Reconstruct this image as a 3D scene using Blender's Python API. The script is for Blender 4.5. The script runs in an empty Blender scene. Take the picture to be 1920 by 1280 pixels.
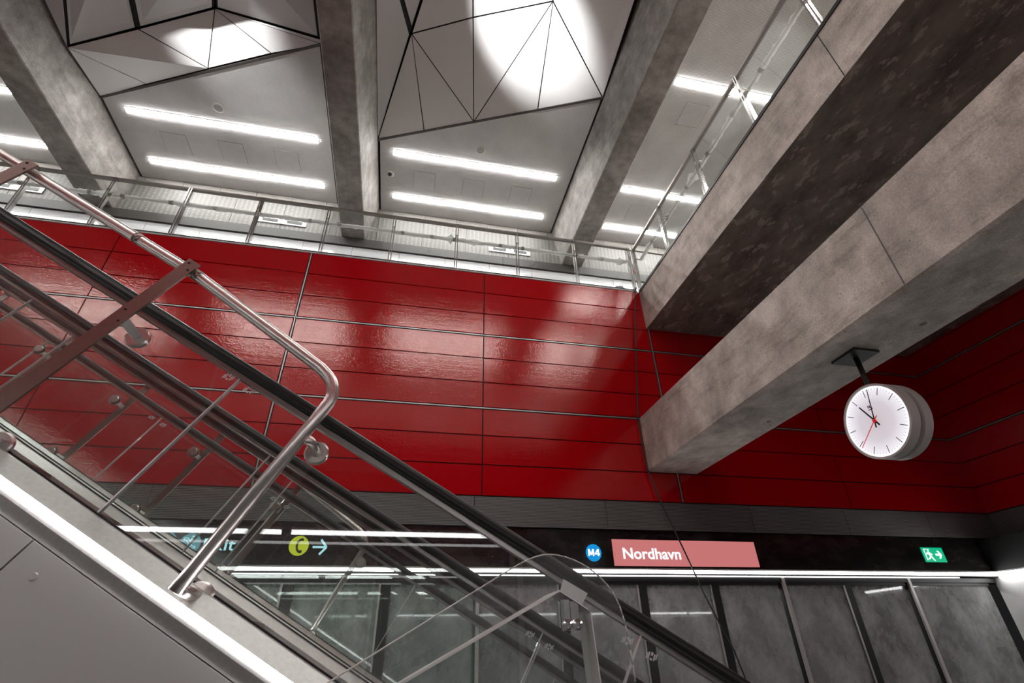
import bpy, math, random
from mathutils import Matrix, Vector
random.seed(7)
SC = bpy.context.scene
COL = SC.collection
# heights below are measured from the camera's eye; everything is lifted by EYE at the end so the platform floor is z = 0
EYE = 1.35

# ------------------------------------------------------------------ camera
cd = bpy.data.cameras.new('camera')
cam = bpy.data.objects.new('camera', cd)
COL.objects.link(cam)
right = Vector((0.97819, -0.20661, -0.02123))
up = Vector((-0.09276, -0.52604, 0.84538))
fwd = Vector((0.18583, 0.82498, 0.53374))
m = Matrix((right, up, -fwd)).transposed().to_4x4()
cam.matrix_world = m
cd.sensor_width = 36.0
cd.lens = 933.6 / 1920 * 36.0
cd.clip_start = 0.05
cd.clip_end = 200
SC.camera = cam

# ------------------------------------------------------------------ world, exposure
w = bpy.data.worlds.new('world')
SC.world = w
w.use_nodes = True
w.node_tree.nodes['Background'].inputs[0].default_value = (0.5, 0.5, 0.52, 1)
w.node_tree.nodes['Background'].inputs[1].default_value = 0.02
SC.view_settings.view_transform = 'Standard'
SC.view_settings.look = 'None'
SC.view_settings.gamma = 1
SC.view_settings.exposure = 0.12
SC.view_settings.use_curve_mapping = False
SC.cycles.transparent_max_bounces = 40
SC.cycles.max_bounces = 8
SC.cycles.glossy_bounces = 6
SC.cycles.diffuse_bounces = 5
SC.cycles.use_denoising = True
SC.cycles.sample_clamp_indirect = 6
SC.cycles.caustics_reflective = False
STRIP = 60.0        # strength of the ceiling strip lights
LEDS = 18.0         # strength of the platform and escalator light lines
UPL = 1100.0         # watts of the spot uplights

# ------------------------------------------------------------------ materials
def new_mat(name):
    mt = bpy.data.materials.new(name)
    mt.use_nodes = True
    nt = mt.node_tree
    return mt, nt, nt.nodes['Principled BSDF']

def node(nt, kind, **kw):
    n = nt.nodes.new(kind)
    for k, v in kw.items():
        if k.startswith('i_'):
            n.inputs[k[2:].replace('_', ' ')].default_value = v
        else:
            setattr(n, k, v)
    return n

def coords(nt, scale=(1, 1, 1), rot=(0, 0, 0)):
    tc = node(nt, 'ShaderNodeTexCoord')
    mp = node(nt, 'ShaderNodeMapping')
    mp.inputs['Scale'].default_value = scale
    mp.inputs['Rotation'].default_value = rot
    nt.links.new(tc.outputs['Object'], mp.inputs['Vector'])
    return mp.outputs['Vector']

def noise(nt, vec, scale, detail=4, rough=0.55):
    n = node(nt, 'ShaderNodeTexNoise')
    n.inputs['Scale'].default_value = scale
    n.inputs['Detail'].default_value = detail
    n.inputs['Roughness'].default_value = rough
    nt.links.new(vec, n.inputs['Vector'])
    return n.outputs['Fac']

def ramp(nt, fac, stops):
    r = node(nt, 'ShaderNodeValToRGB')
    el = r.color_ramp.elements
    el[0].position, el[0].color = stops[0][0], (*stops[0][1], 1)
    el[1].position, el[1].color = stops[-1][0], (*stops[-1][1], 1)
    for p, c in stops[1:-1]:
        e = el.new(p)
        e.color = (*c, 1)
    nt.links.new(fac, r.inputs['Fac'])
    return r.outputs['Color']

def mix(nt, a, b, fac, mode='MIX'):
    x = node(nt, 'ShaderNodeMix', data_type='RGBA', blend_type=mode)
    for s, v in (('Factor', fac), ('A', a), ('B', b)):
        idx = {'Factor': 0, 'A': 6, 'B': 7}[s]
        if hasattr(v, 'links'):
            nt.links.new(v, x.inputs[idx])
        else:
            x.inputs[idx].default_value = v if s == 'Factor' else (*v, 1)
    return x.outputs[2]

def bump(nt, bsdf, h, strength, dist=0.01):
    b = node(nt, 'ShaderNodeBump')
    b.inputs['Strength'].default_value = strength
    b.inputs['Distance'].default_value = dist
    nt.links.new(h, b.inputs['Height'])
    nt.links.new(b.outputs['Normal'], bsdf.inputs['Normal'])

def plain(name, col, rough=0.5, metal=0.0, spec=0.5):
    mt, nt, b = new_mat(name)
    b.inputs['Base Color'].default_value = (*col, 1)
    b.inputs['Roughness'].default_value = rough
    b.inputs['Metallic'].default_value = metal
    b.inputs['Specular IOR Level'].default_value = spec
    return mt

def emit(name, col, s):
    mt, nt, b = new_mat(name)
    b.inputs['Base Color'].default_value = (*[c * 0.15 for c in col], 1)
    b.inputs['Emission Color'].default_value = (*col, 1)
    b.inputs['Emission Strength'].default_value = s
    b.inputs['Roughness'].default_value = 0.4
    return mt

def concrete(name, lo, hi, scale=1.0, streak=(1, 1, 1), bstr=0.25):
    mt, nt, b = new_mat(name)
    v = coords(nt)
    vs = coords(nt, streak)
    big = noise(nt, v, 0.9 * scale, 6, 0.6)
    med = noise(nt, vs, 4.0 * scale, 8, 0.65)
    col = ramp(nt, big, [(0.3, lo), (0.7, hi)])
    col2 = ramp(nt, med, [(0.32, (0.62, 0.6, 0.58)), (0.66, (1.12, 1.1, 1.08))])
    c = mix(nt, col, col2, 1.0, 'MULTIPLY')
    vo = node(nt, 'ShaderNodeTexVoronoi')
    vo.inputs['Scale'].default_value = 9
    nt.links.new(coords(nt, (1, 1, 1)), vo.inputs['Vector'])
    pores = ramp(nt, vo.outputs['Distance'], [(0.035, (0.35, 0.33, 0.31)), (0.07, (1, 1, 1))])
    c = mix(nt, c, pores, 1.0, 'MULTIPLY')
    # fine grain and drifting darker stains
    fg = noise(nt, v, 55, 4, 0.7)
    c = mix(nt, c, ramp(nt, fg, [(0.35, (0.80, 0.79, 0.78)), (0.62, (1.1, 1.1, 1.1))]), 1.0, 'MULTIPLY')
    stn = noise(nt, coords(nt, (0.6, 0.5, 2.2)), 2.6 * scale, 9, 0.75)
    c = mix(nt, c, ramp(nt, stn, [(0.30, (0.58, 0.55, 0.52)), (0.50, (1, 1, 1))]), 1.0, 'MULTIPLY')
    nt.links.new(c, b.inputs['Base Color'])
    b.inputs['Roughness'].default_value = 0.72
    bump(nt, b, noise(nt, v, 22, 6, 0.6), bstr, 0.01)
    return mt

M = {}
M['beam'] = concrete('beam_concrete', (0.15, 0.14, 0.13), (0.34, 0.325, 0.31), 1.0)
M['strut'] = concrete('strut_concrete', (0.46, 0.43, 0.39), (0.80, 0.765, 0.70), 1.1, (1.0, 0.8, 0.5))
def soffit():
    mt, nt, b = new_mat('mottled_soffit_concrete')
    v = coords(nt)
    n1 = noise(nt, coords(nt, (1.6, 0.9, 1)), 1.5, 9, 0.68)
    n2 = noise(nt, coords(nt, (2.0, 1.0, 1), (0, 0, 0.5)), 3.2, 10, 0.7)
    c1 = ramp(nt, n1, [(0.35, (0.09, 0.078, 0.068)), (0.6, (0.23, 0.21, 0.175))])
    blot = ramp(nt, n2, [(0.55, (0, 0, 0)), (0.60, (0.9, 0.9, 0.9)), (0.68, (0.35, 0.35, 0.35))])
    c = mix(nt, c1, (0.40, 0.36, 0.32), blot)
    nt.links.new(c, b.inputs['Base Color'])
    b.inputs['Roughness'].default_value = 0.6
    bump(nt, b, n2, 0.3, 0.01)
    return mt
M['soffit'] = soffit()

def red_panel(name='red_gloss_panel', base=(0.43, 0.0003, 0.004)):
    mt, nt, b = new_mat(name)
    b.inputs['Base Color'].default_value = (*base, 1)
    b.inputs['Roughness'].default_value = 0.05
    b.inputs['Specular Tint'].default_value = (1.0, 0.80, 0.74, 1)
    b.inputs['Specular IOR Level'].default_value = 0.72
    fine = noise(nt, coords(nt, (0.75, 0.75, 1)), 48, 2, 0.5)
    streak = noise(nt, coords(nt, (0.05, 0.05, 6.0)), 3.0, 3, 0.6)
    ad = node(nt, 'ShaderNodeMath', operation='MULTIPLY_ADD')
    ad.inputs[1].default_value = 0.72
    nt.links.new(streak, ad.inputs[0])
    nt.links.new(fine, ad.inputs[2])
    bump(nt, b, ad.outputs[0], 0.50, 0.003)
    return mt
M['red'] = red_panel()

def ribbed(name, a, bcol, period, direction='Z', rough=0.4, bs=0.6):
    mt, nt, b = new_mat(name)
    wv = node(nt, 'ShaderNodeTexWave')
    wv.bands_direction = direction
    wv.inputs['Scale'].default_value = 0.31416 / period   # 20*scale/(2 pi) bands per metre
    wv.inputs['Distortion'].default_value = 0
    tc = node(nt, 'ShaderNodeTexCoord')
    nt.links.new(tc.outputs['Object'], wv.inputs['Vector'])
    c = ramp(nt, wv.outputs['Fac'], [(0.12, a), (0.45, bcol)])
    n = noise(nt, coords(nt), 1.7, 5)
    c = mix(nt, c, ramp(nt, n, [(0.3, (0.86, 0.86, 0.86)), (0.7, (1.05, 1.05, 1.05))]), 1.0, 'MULTIPLY')
    nt.links.new(c, b.inputs['Base Color'])
    b.inputs['Roughness'].default_value = rough
    bump(nt, b, wv.outputs['Fac'], bs, 0.006)
    return mt
M['slat'] = ribbed('slatted_white_ceiling', (0.36, 0.35, 0.34), (0.56, 0.55, 0.54), 0.026, 'Y', 0.55, 0.25)
M['rib'] = ribbed('ribbed_grey_metal', (0.03, 0.027, 0.026), (0.17, 0.155, 0.15), 0.020, 'Z', 0.38, 0.6)

def perforated():
    mt, nt, b = new_mat('perforated_panel')
    tc = node(nt, 'ShaderNodeTexCoord')
    sp = node(nt, 'ShaderNodeSeparateXYZ')
    nt.links.new(tc.outputs['Object'], sp.inputs[0])
    def frac(out, per):
        a = node(nt, 'ShaderNodeMath', operation='DIVIDE'); a.inputs[1].default_value = per
        nt.links.new(out, a.inputs[0])
        f = node(nt, 'ShaderNodeMath', operation='FRACT'); nt.links.new(a.outputs[0], f.inputs[0])
        s = node(nt, 'ShaderNodeMath', operation='SUBTRACT'); s.inputs[1].default_value = 0.5
        nt.links.new(f.outputs[0], s.inputs[0])
        p = node(nt, 'ShaderNodeMath', operation='POWER'); p.inputs[1].default_value = 2
        nt.links.new(s.outputs[0], p.inputs[0])
        return p.outputs[0]
    ad = node(nt, 'ShaderNodeMath', operation='ADD')
    nt.links.new(frac(sp.outputs[0], 0.11), ad.inputs[0])
    nt.links.new(frac(sp.outputs[2], 0.05), ad.inputs[1])
    c = ramp(nt, ad.outputs[0], [(0.025, (0.34, 0.33, 0.32)), (0.05, (0.15, 0.142, 0.132))])
    nt.links.new(c, b.inputs['Base Color'])
    b.inputs['Roughness'].default_value = 0.55
    return mt
M['perf'] = perforated()

def brushed(name, col, rough=0.3, stretch=(1, 1, 1)):
    mt, nt, b = new_mat(name)
    n = noise(nt, coords(nt, stretch), 60, 3)
    c = mix(nt, col, ramp(nt, n, [(0.3, (0.92, 0.92, 0.92)), (0.7, (1.04, 1.04, 1.04))]), 1.0, 'MULTIPLY')
    nt.links.new(c, b.inputs['Base Color'])
    b.inputs['Metallic'].default_value = 1.0
    b.inputs['Roughness'].default_value = rough
    return mt
M['steel'] = brushed('brushed_steel', (0.72, 0.67, 0.64), 0.33)
M['deck'] = brushed('satin_steel_deck', (0.66, 0.64, 0.62), 0.45)
M['chrome'] = brushed('polished_steel', (0.78, 0.77, 0.76), 0.12)
M['guide'] = plain('dark_steel_guide', (0.30, 0.28, 0.265), 0.35, 0.8)
M['rail'] = plain('dark_satin_rail', (0.24, 0.22, 0.205), 0.38, 0.7)
M['profile'] = plain('dull_metal_profile', (0.42, 0.40, 0.38), 0.35, 0.6)
M['strap'] = plain('pale_steel_strap', (0.70, 0.68, 0.66), 0.4, 0.35)
M['mount'] = brushed('turned_steel_disc', (0.62, 0.58, 0.55), 0.28)
M['bar'] = brushed('brushed_steel_bar', (0.29, 0.225, 0.20), 0.33)
M['rubber'] = plain('black_rubber', (0.010, 0.009, 0.009), 0.42, 0.0, 0.3)
M['black'] = plain('black_paint', (0.012, 0.012, 0.012), 0.45)
M['gap'] = plain('dark_gap', (0.006, 0.006, 0.006), 0.8)
M['brown'] = plain('dark_bronze_trim', (0.05, 0.042, 0.038), 0.5)
M['white'] = plain('white_gloss_panel', (0.66, 0.67, 0.68), 0.06)
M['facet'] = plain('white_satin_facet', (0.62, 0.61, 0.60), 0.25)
M['facet_dim'] = plain('shade_darkened_facet', (0.42, 0.405, 0.395), 0.5)  # facet white made darker: shade of the less lit sides put into colour
M['housing'] = plain('light_grey_enamel', (0.55, 0.53, 0.51), 0.4)
M['stone'] = plain('pale_stone_cladding', (0.22, 0.205, 0.19), 0.6)
M['cream'] = plain('white_enamel', (0.75, 0.75, 0.73), 0.35)
M['floor'] = concrete('granite_floor', (0.20, 0.20, 0.20), (0.30, 0.30, 0.30), 3.0, bstr=0.02)
M['green'] = emit('green_exit_sign', (0.0, 0.42, 0.20), 1.0)
M['signwhite'] = emit('lit_white_lettering', (0.95, 0.97, 1.0), 1.0)
M['pink'] = emit('pink_station_sign', (0.68, 0.21, 0.21), 0.74)
M['blue'] = emit('blue_line_sign', (0.0, 0.24, 0.58), 1.0)
M['teal'] = emit('dull_teal_sign', (0.13, 0.26, 0.31), 1.3)
M['cyan'] = emit('pale_cyan_lettering', (0.42, 0.72, 0.80), 1.5)
M['yellow'] = emit('yellow_telephone_sign', (0.62, 0.68, 0.03), 0.95)
M['strip'] = emit('ceiling_strip_diffuser', (1.0, 0.985, 0.965), STRIP)
M['led'] = emit('led_diffuser', (1.0, 0.99, 1.0), LEDS)
M['gleam'] = emit('glowing_header_gleam', (1.0, 0.97, 0.97), 4.0)  # glow stands in for a metal gleam on the door header
M['red2'] = emit('red_second_hand', (0.8, 0.01, 0.01), 0.5)
M['orange'] = plain('orange_plastic', (0.85, 0.12, 0.03), 0.5)
M['cord'] = plain('dark_green_cord', (0.02, 0.035, 0.025), 0.7)
M['tunnel'] = concrete('tunnel_wall', (0.09, 0.09, 0.09), (0.17, 0.17, 0.17), 0.6)
M['tunnelgreen'] = concrete('green_grey_tunnel_panels', (0.08, 0.22, 0.11), (0.15, 0.36, 0.20), 0.6)
M['tunfill'] = emit('added_tunnel_fill', (1.0, 1.0, 0.98), 22.0)  # glow of the added tunnel fill lights
M['tape'] = plain('grey_tape', (0.33, 0.32, 0.31), 0.5)

def film():
    mt = bpy.data.materials.new('clear_plastic_film')
    mt.use_nodes = True
    nt = mt.node_tree
    nt.nodes.clear()
    out = node(nt, 'ShaderNodeOutputMaterial')
    df = node(nt, 'ShaderNodeBsdfDiffuse'); df.inputs[0].default_value = (0.95, 0.95, 0.94, 1)
    tl = node(nt, 'ShaderNodeBsdfTranslucent'); tl.inputs[0].default_value = (0.95, 0.95, 0.94, 1)
    gl = node(nt, 'ShaderNodeBsdfGlossy'); gl.inputs['Roughness'].default_value = 0.25
    tr = node(nt, 'ShaderNodeBsdfTransparent')
    def mx(a, b, f):
        x = node(nt, 'ShaderNodeMixShader'); x.inputs[0].default_value = f
        nt.links.new(a.outputs[0], x.inputs[1]); nt.links.new(b.outputs[0], x.inputs[2]); return x
    m_ = mx(mx(mx(df, tl, 0.65), gl, 0.06), tr, 0.15)
    nt.links.new(m_.outputs[0], out.inputs[0])
    return mt
M['film'] = film()

def glass(name, tint=(0.95, 0.97, 0.96), dust=0.02, dustcol=(0.6, 0.6, 0.6), refl=1.0, dust_noise=0.0, rough=0.0):
    mt = bpy.data.materials.new(name)
    mt.use_nodes = True
    nt = mt.node_tree
    nt.nodes.clear()
    out = node(nt, 'ShaderNodeOutputMaterial')
    tr = node(nt, 'ShaderNodeBsdfTransparent'); tr.inputs[0].default_value = (*tint, 1)
    gl = node(nt, 'ShaderNodeBsdfGlossy'); gl.inputs['Roughness'].default_value = rough
    fr = node(nt, 'ShaderNodeFresnel'); fr.inputs[0].default_value = 1.5
    geo = node(nt, 'ShaderNodeNewGeometry')
    # the same reflectance on the way in and on the way out of the sheet
    lw = node(nt, 'ShaderNodeLayerWeight'); lw.inputs[0].default_value = 0.5
    pw = node(nt, 'ShaderNodeMath', operation='POWER'); pw.inputs[1].default_value = 5.0
    nt.links.new(lw.outputs['Facing'], pw.inputs[0])
    ma = node(nt, 'ShaderNodeMath', operation='MULTIPLY_ADD'); ma.inputs[1].default_value = 0.9 * refl; ma.inputs[2].default_value = 0.035 * refl
    nt.links.new(pw.outputs[0], ma.inputs[0])
    df = node(nt, 'ShaderNodeBsdfDiffuse'); df.inputs[0].default_value = (*dustcol, 1)
    m1 = node(nt, 'ShaderNodeMixShader')
    if dust_noise:
        v = noise(nt, coords(nt, (1.0, 1.0, 0.7), (0, 0.5, 0)), 2.6, 9, 0.72)
        mr = node(nt, 'ShaderNodeMapRange')
        mr.inputs[1].default_value = 0.38; mr.inputs[2].default_value = 0.68
        mr.inputs[3].default_value = dust; mr.inputs[4].default_value = dust + dust_noise
        nt.links.new(v, mr.inputs[0])
        nt.links.new(mr.outputs[0], m1.inputs[0])
    else:
        m1.inputs[0].default_value = dust
    nt.links.new(tr.outputs[0], m1.inputs[1])
    nt.links.new(df.outputs[0], m1.inputs[2])
    m2 = node(nt, 'ShaderNodeMixShader')
    nt.links.new(ma.outputs[0], m2.inputs[0])
    nt.links.new(m1.outputs[0], m2.inputs[1])
    nt.links.new(gl.outputs[0], m2.inputs[2])
    nt.links.new(m2.outputs[0], out.inputs[0])
    return mt
M['glass'] = glass('balustrade_glass', (0.96, 0.97, 0.965), 0.012)
M['eglass'] = glass('escalator_glass', (0.955, 0.97, 0.962), 0.010, (0.7, 0.72, 0.7))
M['acrylic'] = glass('clear_acrylic', (0.95, 0.96, 0.96), 0.03, (0.8, 0.8, 0.8), 1.3)
M['doorglass'] = glass('dusty_door_glass', (0.78, 0.79, 0.79), 0.14, (0.78, 0.78, 0.78), 1.0, 0.42, 0.03)
M['gloss_black'] = None
def gloss_black():
    mt, nt, b = new_mat('dusty_black_glass')
    v = noise(nt, coords(nt, (1, 1, 2)), 2.4, 9, 0.7)
    c = ramp(nt, v, [(0.42, (0.006, 0.006, 0.006)), (0.62, (0.030, 0.026, 0.024))])
    nt.links.new(c, b.inputs['Base Color'])
    b.inputs['Roughness'].default_value = 0.16
    return mt
M['gloss_black'] = gloss_black()

# ------------------------------------------------------------------ mesh helpers
class MB:
    def __init__(s):
        s.v, s.f, s.sm, s.mi = [], [], [], []
    def face(s, idx, smooth=False, mi=0):
        s.f.append(tuple(idx)); s.sm.append(smooth); s.mi.append(mi)
    def box(s, x0, x1, y0, y1, z0, z1):
        b = len(s.v)
        s.v += [(x0, y0, z0), (x1, y0, z0), (x1, y1, z0), (x0, y1, z0), (x0, y0, z1), (x1, y0, z1), (x1, y1, z1), (x0, y1, z1)]
        for q in ((3, 2, 1, 0), (4, 5, 6, 7), (0, 1, 5, 4), (1, 2, 6, 5), (2, 3, 7, 6), (3, 0, 4, 7)):
            s.face([b + i for i in q])
        return s
    def prism(s, pts, d):
        """closed solid between polygon pts and pts + d"""
        d = Vector(d); n = len(pts); b = len(s.v)
        s.v += [tuple(p) for p in pts] + [tuple(Vector(p) + d) for p in pts]
        s.face(list(range(b, b + n))[::-1]); s.face(range(b + n, b + 2 * n))
        for i in range(n):
            j = (i + 1) % n
            s.face([b + i, b + j, b + n + j, b + n + i])
        return s
    def obox(s, c, ax, ay, az):
        """box centred at c with half-vectors ax, ay, az"""
        c, ax, ay, az = map(Vector, (c, ax, ay, az))
        return s.prism([c - ax - ay - az, c + ax - ay - az, c + ax + ay - az, c - ax + ay - az], 2 * az)
    def sweep(s, path, prof, upv=None, smooth=True, caps=True):
        """prof: list of (a, b) offsets in the frame (side, up)"""
        path = [Vector(p) for p in path]; n = len(prof); rings = []
        prev = None
        for i, p in enumerate(path):
            t = ((path[i + 1] - p).normalized() if i < len(path) - 1 else Vector()) + ((p - path[i - 1]).normalized() if i else Vector())
            t.normalize()
            if upv is not None:
                side = t.cross(Vector(upv)).normalized()
            elif prev is None:
                a = Vector((0, 0, 1)) if abs(t.z) < 0.9 else Vector((1, 0, 0))
                side = t.cross(a).normalized()
            else:
                side = (prev - t * prev.dot(t)).normalized()
            prev = side
            u2 = side.cross(t).normalized()
            b = len(s.v)
            s.v += [tuple(p + side * a + u2 * c) for a, c in prof]
            rings.append(b)
        for r0, r1 in zip(rings, rings[1:]):
            for i in range(n):
                j = (i + 1) % n
                s.face([r0 + i, r0 + j, r1 + j, r1 + i], smooth)
        if caps:
            s.face([rings[0] + i for i in range(n)][::-1]); s.face([rings[-1] + i for i in range(n)])
        return s
    def tube(s, path, r, n=14):
        return s.sweep(path, [(r * math.cos(2 * math.pi * i / n), r * math.sin(2 * math.pi * i / n)) for i in range(n)])
    def lathe(s, c, axis, prof, n=48):
        """prof: list of (radius, distance along axis)"""
        c = Vector(c); ax = Vector(axis).normalized()
        a = Vector((0, 0, 1)) if abs(ax.z) < 0.9 else Vector((1, 0, 0))
        u = ax.cross(a).normalized(); v = u.cross(ax)
        rings = []
        for r, h in prof:
            b = len(s.v)
            s.v += [tuple(c + ax * h + (u * math.cos(2 * math.pi * i / n) + v * math.sin(2 * math.pi * i / n)) * r) for i in range(n)]
            rings.append(b)
        for r0, r1 in zip(rings, rings[1:]):
            for i in range(n):
                j = (i + 1) % n
                s.face([r0 + i, r0 + j, r1 + j, r1 + i], False)
        s.face([rings[0] + i for i in range(n)][::-1]); s.face([rings[-1] + i for i in range(n)])
        return s

def loc_of(o):
    v = Vector(o.location)
    while o.parent:
        o = o.parent; v += Vector(o.location)
    return v

def mesh_obj(name, mb, mat, parent=None, loc=None):
    base = loc_of(parent) if parent else Vector(loc or (0, 0, 0))
    me = bpy.data.meshes.new(name)
    me.from_pydata([tuple(Vector(v) - base) for v in mb.v], [], mb.f)
    mats = mat if isinstance(mat, (list, tuple)) else [mat]
    for x in mats:
        me.materials.append(M[x])
    for p, sm, mi in zip(me.polygons, mb.sm, mb.mi):
        p.use_smooth = sm; p.material_index = mi
    me.update()
    o = bpy.data.objects.new(name, me)
    COL.objects.link(o)
    if parent:
        o.parent = parent
    else:
        o.location = base
    return o

def tag(o, label=None, cat=None, group=None, kind=None):
    if label: o['label'] = label
    if cat: o['category'] = cat
    if group: o['group'] = group
    if kind: o['kind'] = kind
    return o

def thing(name, label, cat, loc, group=None):
    o = bpy.data.objects.new(name, None)
    o.empty_display_size = 0.1
    o.location = loc
    COL.objects.link(o)
    return tag(o, label, cat, group)

def struct(name, mb, mat, loc=None):
    return tag(mesh_obj(name, mb, mat, None, loc), kind='structure')

def copy_thing(src, loc, label=None, group=None):
    c = src.copy(); COL.objects.link(c); c.location = loc
    if label: c['label'] = label
    if group: c['group'] = group
    for ch in src.children:
        k = ch.copy(); COL.objects.link(k); k.parent = c
        for g in ch.children:
            q = g.copy(); COL.objects.link(q); q.parent = k
    return c

# ------------------------------------------------------------------ dimensions (metres, from the eye)
XL, XR = -13.0, 9.95          # hall ends
YF, YN = 7.0, -0.85           # far and near red walls
YB, YBN = 10.0, -3.85         # back walls of the upper galleries
ZF = -1.35                    # platform floor
ZT = 5.93                     # top of the red walls, gallery floor
ZC = 10.27                    # slatted ceiling
ZB = 9.15                     # underside of the ceiling beams
PH = 0.447                    # red panel pitch

# ------------------------------------------------------------------ setting: floors, roof, tunnel
struct('floor', MB().box(XL, XR, YN, YF + 0.3, ZF - 0.3, ZF), 'floor')
struct('floor', MB().box(XL, XR + 0.2, YF + 0.16, YB, 5.4, ZT - 0.02), 'stone')
struct('floor', MB().box(XL, XR + 0.2, YBN, YN - 0.16, 5.4, ZT - 0.02), 'stone')
struct('ceiling', MB().box(XL - 0.2, XR + 0.3, YBN - 0.2, YB + 0.3, 11.95, 12.2), 'gap')

def panel_sheet(mb, x0, x1, z0, z1, y, d, axis='x'):
    """one flat sheet, facing -d; axis x: on a plane of constant y, axis y: on a plane of constant x"""
    n = 1; base = len(mb.v)
    for i in range(n + 1):
        t = i / n; z = z0 + (z1 - z0) * t
        off = -d * 0.020
        for x in (x0, x1):
            mb.v.append((x, y + off, z) if axis == 'x' else (y + off, x, z))
    for i in range(n):
        a = base + 2 * i
        mb.face([a, a + 1, a + 3, a + 2])
    # returned edges
    b2 = len(mb.v)
    for x, z in ((x0, z0), (x1, z0), (x1, z1), (x0, z1)):
        mb.v.append((x, y, z) if axis == 'x' else (y, x, z))
    t0, t1 = base, base + 1; e0, e1 = base + 2 * n, base + 2 * n + 1
    mb.face([t0, b2, b2 + 1, t1]); mb.face([e0, e1, b2 + 2, b2 + 3])
    mb.face([t0, e0, b2 + 3, b2]); mb.face([t1, b2 + 1, b2 + 2, e1])

METAL_Z = (ZT - 3 * PH, ZT - 6 * PH)
def red_wall(name, u0, u1, joints, y, d, axis='x'):
    """joints: list of (position, is_metal)"""
    bk = MB()
    if axis == 'x': bk.box(u0, u1, min(y, y + d * 0.15), max(y, y + d * 0.15), 1.9, ZT)
    else: bk.box(min(y, y + d * 0.15), max(y, y + d * 0.15), u0, u1, 1.9, ZT)
    wall = struct(name, bk, 'gap')
    js = [(u0, False)] + [j for j in joints if u0 < j[0] < u1] + [(u1, False)]
    mb = MB()
    for (a, am), (b, bm) in zip(js, js[1:]):
        for k in range(9):
            z1 = ZT - k * PH; z0 = z1 - PH
            ga = 0.026 if am else 0.009
            gb = 0.026 if bm else 0.009
            gt = 0.026 if k in (3, 6) else 0.009
            gd = 0.026 if k in (2, 5) else 0.009
            panel_sheet(mb, a + ga, b - gb, z0 + gd, z1 - gt, y, d, axis)
    mesh_obj('cladding_panels', mb, 'red', wall)
    tr = MB()
    def bar(a, b, z0, z1):
        if axis == 'x': tr.box(a, b, min(y, y - d * 0.024), max(y, y - d * 0.024), z0, z1)
        else: tr.box(min(y, y - d * 0.024), max(y, y - d * 0.024), a, b, z0, z1)
    for z in METAL_Z: bar(u0, u1, z - 0.009, z + 0.009)
    for p, mt in js:
        if mt: bar(p - 0.009, p + 0.009, 1.92, ZT)
    mesh_obj('metal_profiles', tr, 'profile', wall)
    return wall

XJ = [(-10.9, 0), (-7.95, 1), (-4.81, 0), (-1.92, 1), (1.085, 0), (4.17, 1), (7.2, 0)]
red_wall('wall_far', XL, XR, XJ, YF, 1)
red_wall('wall_near', XL, XR, XJ, YN, -1)
red_wall('wall_right', YN, YF, [(2.0, 0)], XR, 1, 'y')
red_wall('wall_left', YN, YF, [(2.0, 0)], XL, -1, 'y')

def side_band(y, d, nm):
    def Y(a, b): return (min(y + d * a, y + d * b), max(y + d * a, y + d * b))
    mb = MB()
    edges = [XL, -9.6, -7.4, -5.2, -3.05, -0.95, 0.98, 2.91, 5.28, 6.98, 8.6, XR]
    for a, b in zip(edges, edges[1:]):
        mb.box(a + 0.004, b - 0.004, *Y(-0.02, 0.12), 1.50, 1.895)
    struct('trim_' + nm[0], mb, 'rib')
    # black glass bulkhead with its sloping lower edge
    mb = MB()
    for a, b in zip((XL, -7.0, -3.6, -0.1, 2.75, 5.6, 8.72), (-7.0, -3.6, -0.1, 2.75, 5.6, 8.72, XR)):
        mb.box(a + 0.002, b - 0.002, *Y(0.03, 0.15), 0.985, 1.49)
    struct('trim_' + nm[1], mb, 'gloss_black')
    mb = MB().box(XL, XR, *Y(0.10, 0.16), 1.46, 1.52)
    mb.box(XL, XR, *Y(-0.04, 0.30), 0.905, 0.925)
    mb.box(XL, XR, *Y(0.03, 0.30), 0.83, 0.892)
    struct('trim_' + nm[2], mb, 'black')
side_band(YF, 1, ('1', '2', '3'))
side_band(YN, -1, ('4', '5', '6'))

# light lines above the platform doors
def light_line(x0, x1, y, label, group=None, d=1):
    t = thing('platform_light_line', label, 'light', (x0, y, 0.93), group)
    mesh_obj('housing', MB().box(x0, x1, min(y, y + d * 0.08), max(y, y + d * 0.08), 0.965, 0.985), 'housing', t)
    mesh_obj('diffuser', MB().box(x0, x1, min(y, y + d * 0.05), max(y, y + d * 0.05), 0.927, 0.963), 'led', t)
    return t
light_line(XL + 0.1, 1.9, YF - 0.05, 'long white light line over the platform doors, left length seen through the escalator glass')
light_line(1.905, 9.60, YF - 0.05, 'long white light line over the platform doors, right length below the station name sign')
t = thing('platform_light_line', 'short white light line turning along the right-hand wall', 'light', (9.5, 2, 0.93))
mesh_obj('diffuser', MB().box(9.42, 9.47, 4.6, YF - 0.1, 0.927, 0.963), 'led', t)
mesh_obj('housing', MB().box(9.42, 9.50, 4.6, YF - 0.1, 0.965, 0.985), 'housing', t)
light_line(XL + 0.1, -1.0, YN + 0.05, 'white light line mirrored in the escalator glass, left of its dark gap', d=-1)
light_line(-0.91, 9.3, YN + 0.05, 'white light line mirrored in the escalator glass, right of its dark gap', d=-1)
t = tag(mesh_obj('header_gleam_line', MB().box(XL + 0.1, 8.75, YF + 0.01, YF + 0.03, 0.893, 0.902), 'gleam', None), 'thin glowing strip for a metal gleam just above the platform door glass', 'light')  # the header's reflected gleam, made as a glowing strip
t = tag(mesh_obj('header_gleam_line', MB().box(XL + 0.1, 8.75, YN - 0.03, YN - 0.01, 0.862, 0.880), 'gleam', None), 'fainter glowing gleam strip mirrored in the escalator glass below the bright one', 'light')

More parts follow.
